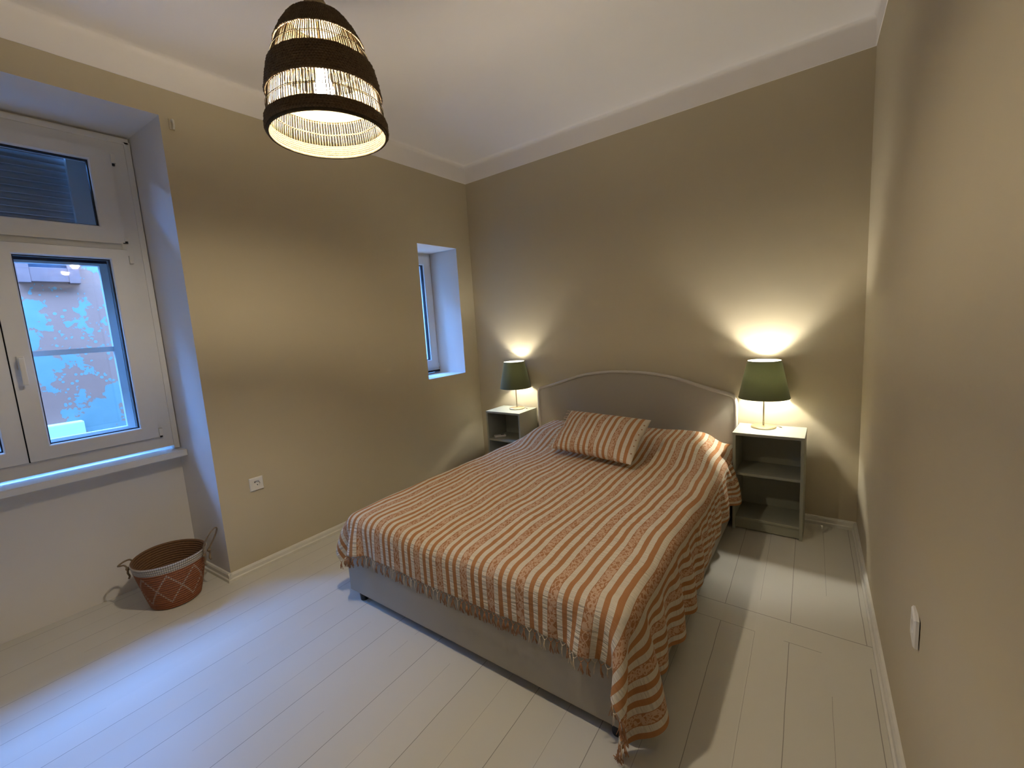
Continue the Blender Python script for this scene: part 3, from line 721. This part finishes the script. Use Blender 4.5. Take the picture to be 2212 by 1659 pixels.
for q in range(15):
    b_ = -1+2*(q+0.5)/15; p = Vector(cushion_half(1, -1.0, b_)); bm = bmesh.new()
    kn = p+Vector((-0.012, random.uniform(-.003, .003), 0.002))
    tube(bm, [p+Vector((0.002, -0.010, 0)), kn, p+Vector((0.002, 0.010, 0))], 0.0016, 5)
    bmesh.ops.create_icosphere(bm, subdivisions=1, radius=0.005, matrix=Matrix.Translation(kn))
    for t in range(3): tube(bm, [kn, kn+Vector((-0.012, random.uniform(-.006, .006), random.uniform(-.003, .003))), kn+Vector((-0.024, random.uniform(-.01, .01), random.uniform(-.008, .0)))], 0.0017, 4)
    obj('tassel', bm, M['thread_w'], cu, smooth=True)

# ------------------------------------------------------------------ night stands
NW, ND, NH, TH = 0.3816, 0.2877, 0.655, 0.017
def nightstand(x, y, label):
    t = tag(empty('nightstand', (x, y, 0)), label, 'nightstand', 'open nightstands beside the bed')
    def part(n, *a, bev=0.0015): bm = bmesh.new(); box(bm, *a, bev); return obj(n, bm, M['ns'], t)
    part('side_panel', 0, TH, 0, ND, 0, NH-TH); part('side_panel', NW-TH, NW, 0, ND, 0, NH-TH)
    part('top', -0.001, NW+0.001, -0.002, ND, NH-TH, NH)
    part('shelf', TH, NW-TH, 0.006, ND-0.006, 0.372, 0.372+TH); part('bottom_shelf', TH, NW-TH, 0.003, ND-0.006, 0.070, 0.070+TH)
    part('plinth', TH, NW-TH, 0.012, 0.012+TH, 0.008, 0.070); part('back_panel', TH, NW-TH, ND-0.006, ND, 0.0, NH-TH, bev=0)
    return t
nightstand(2.386, -0.328, 'open grey-green nightstand standing between the bed and the right wall')
nightstand(0.318, -0.319, 'open grey-green nightstand in the corner with a remote on its shelf')
rc = tag(empty('remote_control', (0.362, -0.262, 0.3895), math.radians(-38)), 'small white remote lying on the shelf of the corner nightstand', 'remote control')
bm = bmesh.new(); box(bm, -0.02, 0.02, -0.005, 0.105, 0.0, 0.019, 0.005); obj('body', bm, M['plastic'], rc, smooth=True, angle=40)
bm = bmesh.new(); box(bm, -0.012, 0.012, 0.06, 0.09, 0.0185, 0.0195); obj('display', bm, M['black'], rc)

# ------------------------------------------------------------------ table lamps
def table_lamp(x, y, z, e, label, cord_dir):
    t = tag(empty('table_lamp', (x, y, z)), label, 'lamp', 'green table lamps on the nightstands')
    bm = bmesh.new(); lathe(bm, [(0.0, 0.0), (0.068, 0.0), (0.072, 0.003), (0.072, 0.010), (0.070, 0.012), (0.02, 0.013), (0.006, 0.016), (0.0, 0.016)], 56); obj('base', bm, M['brass'], t, smooth=True, angle=35)
    bm = bmesh.new(); cyl(bm, (0, 0, 0.012), (0, 0, 0.30), 0.0048, n=16); obj('pole', bm, M['brass'], t, smooth=True, angle=50)
    bm = bmesh.new(); cyl(bm, (0, 0, 0.275), (0, 0, 0.318), 0.015, n=20); obj('socket', bm, M['black'], t, smooth=True, angle=50)
    r0, r1, z0, z1 = 0.147, 0.096, 0.202, 0.447
    bm = bmesh.new(); lathe(bm, [(r0, z0), (r1, z1)], 72)
    o = obj('lamp_shade', bm, M['shade'], t, smooth=True)
    bm = bmesh.new(); lathe(bm, [(r0-0.0015, z0+0.001), (r1-0.0015, z1-0.001)], 72); obj('liner', bm, M['liner'], o, smooth=True)
    for (rr, zz) in ((r0-0.0008, z0), (r1-0.0008, z1)):
        bm = bmesh.new(); tube(bm, [(rr*math.cos(a), rr*math.sin(a), zz) for a in [2*PI*i/72 for i in range(72)]], 0.0016, 6, closed=True); obj('rim', bm, M['shade'], o, smooth=True)
    bm = bmesh.new()
    for k in range(3): a = 2*PI*k/3+0.4; cyl(bm, (0.014*math.cos(a), 0.014*math.sin(a), 0.282), ((r0-0.020)*math.cos(a), (r0-0.020)*math.sin(a), 0.282), 0.0013, n=6)
    obj('spider', bm, M['brass'], t)
    bm = bmesh.new(); bmesh.ops.create_uvsphere(bm, u_segments=24, v_segments=16, radius=0.026, matrix=Matrix.Translation((0, 0, 0.345)))
    obj('bulb', bm, emis('table_bulb_glow', LAMP_C, e), t, smooth=True)
    bm = bmesh.new(); s = cord_dir
    tube(bm, smooth_curve([(0.05*s, 0.045, 0.006), (0.09*s, 0.035, 0.006), (0.10*s, 0.020, 0.004), (0.085*s, 0.028, 0.004), (0.09*s, 0.045, 0.003)], 5), 0.0025, 6); obj('power_cord', bm, M['cord'], t, smooth=True)
    return t
table_lamp(2.535, -0.125, NH, LAMP_R_E, 'green shaded brass table lamp on the nightstand nearest the right wall', 1)
table_lamp(0.545, -0.130, NH, LAMP_L_E, 'green shaded brass table lamp on the corner nightstand left of the bed', 1)

# ------------------------------------------------------------------ pendant lamp
PX, PY = 1.575, -2.544
pd = tag(empty('pendant_lamp', (PX, PY, 2.10)), 'bell shaped woven pendant lamp of dark bands and reed strips hanging from the ceiling', 'lamp')
PR = [(2.10, 0.184), (2.14, 0.181), (2.20, 0.173), (2.25, 0.165), (2.30, 0.153), (2.33, 0.143), (2.36, 0.130), (2.40, 0.109), (2.43, 0.088), (2.455, 0.066), (2.475, 0.045), (2.49, 0.032)]
def pr(z): return interp(PR, z)
def ropeband(name, z0, z1, mat, ncoil, amp, off, thick):
    k = ncoil*6; prof = []
    for i in range(k+1):
        z = z0+(z1-z0)*i/k; prof.append((pr(z)+off+amp*abs(math.sin(PI*ncoil*i/k)), z-2.10))
    inner = [(pr(z0+(z1-z0)*i/8)+off-thick, z0+(z1-z0)*i/8-2.10) for i in range(8, -1, -1)]
    bm = bmesh.new()
    def jit(t, kk, r, z): 
        n = noise.noise(Vector((math.cos(t)*14, math.sin(t)*14, z*70)))*0.0022+noise.noise(Vector((math.cos(t)*45, math.sin(t)*45, z*160)))*0.0012
        return (n if kk <= k else 0), 0
    lathe(bm, prof+inner, 180, closed_profile=True, jitter=jit)
    return obj(name, bm, mat, pd, smooth=True)
ropeband('woven_band', 2.100, 2.136, M['rope_dark'], 5, 0.004, 0.003, 0.002)
ropeband('woven_band', 2.208, 2.296, M['rope_dark'], 11, 0.004, 0.004, 0.002)
ropeband('woven_band', 2.358, 2.438, M['rope_dark'], 12, 0.004, 0.004, 0.002)
def liner(name, z0, z1, n):
    ks = n*4; prof = [(pr(z0+(z1-z0)*i/ks)-0.0035-0.002*abs(math.sin(PI*n*i/ks)), z0+(z1-z0)*i/ks-2.10) for i in range(ks+1)]
    inner = [(pr(z0+(z1-z0)*i/8)+0.0005, z0+(z1-z0)*i/8-2.10) for i in range(8, -1, -1)]
    bm = bmesh.new(); lathe(bm, prof+inner, 144, closed_profile=True); return obj(name, bm, M['straw'], pd, smooth=True)
liner('straw_lining', 2.096, 2.134, 6); liner('straw_lining', 2.210, 2.294, 12); liner('straw_lining', 2.360, 2.437, 10)
bm = bmesh.new(); lathe(bm, [(0.082, 0.334), (0.060, 0.345), (0.046, 0.358), (0.038, 0.375), (0.030, 0.392), (0.012, 0.404), (0.004, 0.406)], 64, jitter=lambda t, k, r, z: (0.0015*math.sin(t*24+k*2), 0)); obj('straw_cap', bm, M['straw_top'], pd, smooth=True)
bm = bmesh.new(); tube(bm, [(0.181*math.cos(a), 0.181*math.sin(a), -0.004) for a in [2*PI*i/96 for i in range(96)]], 0.0045, 8, closed=True); obj('straw_rim', bm, M['straw'], pd, smooth=True)
def reeds(z0, z1, n, seed):
    random.seed(seed); bm = bmesh.new()
    for i in range(n):
        a = 2*PI*(i+random.uniform(-.15, .15))/n; w = random.uniform(0.0014, 0.0021)
        ptsr = []
        for k in range(5):
            z = z0+(z1-z0)*k/4; aa = a+random.uniform(-.15, .15)*0.01; r = pr(z)-0.001
            ptsr.append((r*math.cos(aa), r*math.sin(aa), z-2.10))
        tube(bm, ptsr, w, 5)
    o = obj('reed_band', bm, M['reed'], pd, smooth=True)
    bm = bmesh.new(); zm = z0+(z1-z0)*0.5
    for dz in (0.0,):
        tube(bm, [((pr(zm)+0.002)*math.cos(a), (pr(zm)+0.002)*math.sin(a), zm-2.10+0.001*math.sin(a*9)) for a in [2*PI*i/120 for i in range(120)]], 0.0011, 5, closed=True)
        tube(bm, [((pr(zm)-0.004)*math.cos(a), (pr(zm)-0.004)*math.sin(a), zm-2.10+0.001*math.sin(a*9)) for a in [2*PI*i/120 for i in range(120)]], 0.0011, 5, closed=True)
    obj('binding_thread', bm, M['straw'], o, smooth=True)
reeds(2.130, 2.212, 122, 11); reeds(2.292, 2.362, 132, 12)
bm = bmesh.new()
for k in range(7):
    a = k*0.9; tube(bm, [(0.030*math.cos(a), 0.030*math.sin(a), 0.352), (0.034*math.cos(a+0.3), 0.034*math.sin(a+0.3), 0.372), (0.018*math.cos(a+0.7), 0.018*math.sin(a+0.7), 0.392), (0.004*math.cos(a+1), 0.004*math.sin(a+1), 0.405)], 0.005, 6)
obj('straw_knot', bm, M['straw_top'], pd, smooth=True)
bm = bmesh.new(); cyl(bm, (0, 0, 0.19), (0, 0, 0.245), 0.02, n=20); obj('socket', bm, M['plastic'], pd, smooth=True, angle=50)
bm = bmesh.new(); tube(bm, [(0, 0, 0.24), (0.002, 0, 0.4), (0, 0, 0.86)], 0.003, 8); obj('power_cord', bm, M['cord'], pd, smooth=True)
bm = bmesh.new(); lathe(bm, [(0.0, 0.86), (0.045, 0.865), (0.05, 0.899), (0.0, 0.8995)], 32); obj('ceiling_rose', bm, M['plastic'], pd, smooth=True, angle=40)
bm = bmesh.new(); lathe(bm, [(0.0, 0.104), (0.014, 0.107), (0.026, 0.118), (0.031, 0.134), (0.028, 0.152), (0.018, 0.172), (0.015, 0.192)], 28); obj('bulb', bm, emis('pendant_bulb_glow', PENDANT_C, PENDANT_E), pd, smooth=True)

# ------------------------------------------------------------------ basket
bk = tag(empty('basket', (-0.107, -2.766, 0)), 'coiled terracotta basket with pale rim and rope handles beneath the window', 'basket')
def br(z):
    t = z/0.275; return 0.121+0.062*(t**0.9)
prof = []; nc = 20; HB = 0.275
for i in range(nc*6+1):
    z = HB*i/(nc*6); prof.append((br(z)-0.005+0.006*abs(math.sin(PI*nc*i/(nc*6))), z+0.002))
inner = []
for i in range(nc*6, -1, -1):
    z = 0.012+(HB-0.012)*i/(nc*6); inner.append((br(z)-0.010-0.0045*abs(math.sin(PI*nc*i/(nc*6))), z+0.002))
bm = bmesh.new()
lathe(bm, [(0.0, 0.002)]+prof, 120, jitter=lambda t, k, r, z: (0.003*math.sin(t*2+0.7)*(z/HB), 0.004*math.sin(2*t+1.2)*(z/HB)))
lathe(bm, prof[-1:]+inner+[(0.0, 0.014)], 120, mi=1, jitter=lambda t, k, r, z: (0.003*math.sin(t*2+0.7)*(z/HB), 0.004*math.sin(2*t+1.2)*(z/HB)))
bmesh.ops.remove_doubles(bm, verts=bm.verts, dist=1e-5)
obj('body', bm, [M['basket'], M['basket_in']], bk, smooth=True)
def handle(ang, pts):
    """pts: (out, side, z) relative to the rim point at ang"""
    ca, sa = math.cos(ang), math.sin(ang); R0 = br(HB)+0.002
    P = [((R0+o)*ca-s*sa, (R0+o)*sa+s*ca, z) for o, s, z in pts]
    bm = bmesh.new(); tube(bm, smooth_curve(P, 5), 0.0045, 8)
    h_ = obj('handle', bm, M['rope'], bk, smooth=True)
    for s in (-0.032, 0.032):
        bm = bmesh.new()
        tube(bm, smooth_curve([((R0+o)*ca-ss*sa, (R0+o)*sa+ss*ca, z) for o, ss, z in ((0.002, s, 0.25), (0.007, s+0.006, 0.225), (0.006, s-0.005, 0.20), (0.010, s, 0.185))], 4), 0.005, 7)
        bmesh.ops.create_icosphere(bm, subdivisions=2, radius=0.011, matrix=Matrix.Translation(((R0+0.006)*ca-s*sa, (R0+0.006)*sa+s*ca, 0.245)))
        obj('knot', bm, M['rope'], h_, smooth=True)
handle(math.radians(50), [(0.004, -0.032, 0.245), (0.012, -0.038, 0.30), (0.042, -0.034, 0.36), (0.068, -0.004, 0.390), (0.066, 0.028, 0.365), (0.034, 0.038, 0.30), (0.005, 0.032, 0.25)])
handle(math.radians(236), [(0.004, -0.034, 0.245), (0.018, -0.034, 0.268), (0.045, -0.026, 0.266), (0.062, 0.0, 0.258), (0.045, 0.026, 0.266), (0.018, 0.034, 0.268), (0.004, 0.034, 0.245)])

# ------------------------------------------------------------------ wall sockets and hook
def outlet(loc, nrm_rz, label):
    t = tag(empty('power_outlet', loc, nrm_rz), label, 'outlet', 'white wall sockets')
    bm = bmesh.new(); n = 32; h = 0.0415; d = 0.011
    # plate with a round well
    outer = [(-h, -h), (h, -h), (h, h), (-h, h)]; bev = 0.004
    O0 = [bm.verts.new((0, a, b_)) for a, b_ in outer]; O1 = [bm.verts.new((d-bev, a, b_)) for a, b_ in outer]; O2 = [bm.verts.new((d, a*(1-bev/h), b_*(1-bev/h))) for a, b_ in outer]
    for A, B in ((O0, O1), (O1, O2)):
        for i in range(4): bm.faces.new((A[i], A[(i+1) % 4], B[(i+1) % 4], B[i]))
    ci = [bm.verts.new((d, 0.0205*math.cos(2*PI*(i+0.5)/n-PI*0.75), 0.0205*math.sin(2*PI*(i+0.5)/n-PI*0.75))) for i in range(n)]
    cb = [bm.verts.new((0.0005, v.co.y*0.96, v.co.z*0.96)) for v in ci]
    q = n//4
    for s in range(4):
        ids = [(s*q+k) % n for k in range(q)]
        for a, b_ in zip(ids, ids[1:]): bm.faces.new((ci[a], ci[b_], O2[s if False else s]))
        last = ids[-1]; nx = (last+1) % n
        bm.faces.new((ci[last], ci[nx], O2[(s+1) % 4], O2[s]))
    for i in range(n): bm.faces.new((ci[i], ci[(i+1) % n], cb[(i+1) % n], cb[i]))
    bm.faces.new(cb)
    obj('plate', bm, M['plastic'], t)
    for yy in (-0.0095, 0.0095):
        bm = bmesh.new(); cyl(bm, (0.0006, yy*0.7, -yy), (0.0022, yy*0.7, -yy), 0.0032, n=12); obj('pin_hole', bm, M['dark_hole'], t)
    return t
outlet((0.0, -2.29, 0.554), 0.0, 'white wall socket low on the left wall between window recess and bed')
outlet((rx(-1.86), -1.86, 0.53), PI-math.atan(RS)*-1*-1, 'white wall socket low on the right wall near the camera')
hk = tag(empty('wall_hook', (0.0, -2.455, 2.655)), 'small painted curtain hook on the wall beside the top of the recess', 'hook')
bm = bmesh.new(); box(bm, 0.0, 0.008, -0.012, 0.012, -0.028, 0.028, 0.002); obj('plate', bm, M['wall'], hk)
bm = bmesh.new(); tube(bm, smooth_curve([(0.004, 0, 0.015), (0.022, 0, 0.018), (0.034, 0, 0.008), (0.034, 0, -0.016), (0.026, 0, -0.030)], 5), 0.006, 8); obj('prong', bm, M['trim'], hk, smooth=True)
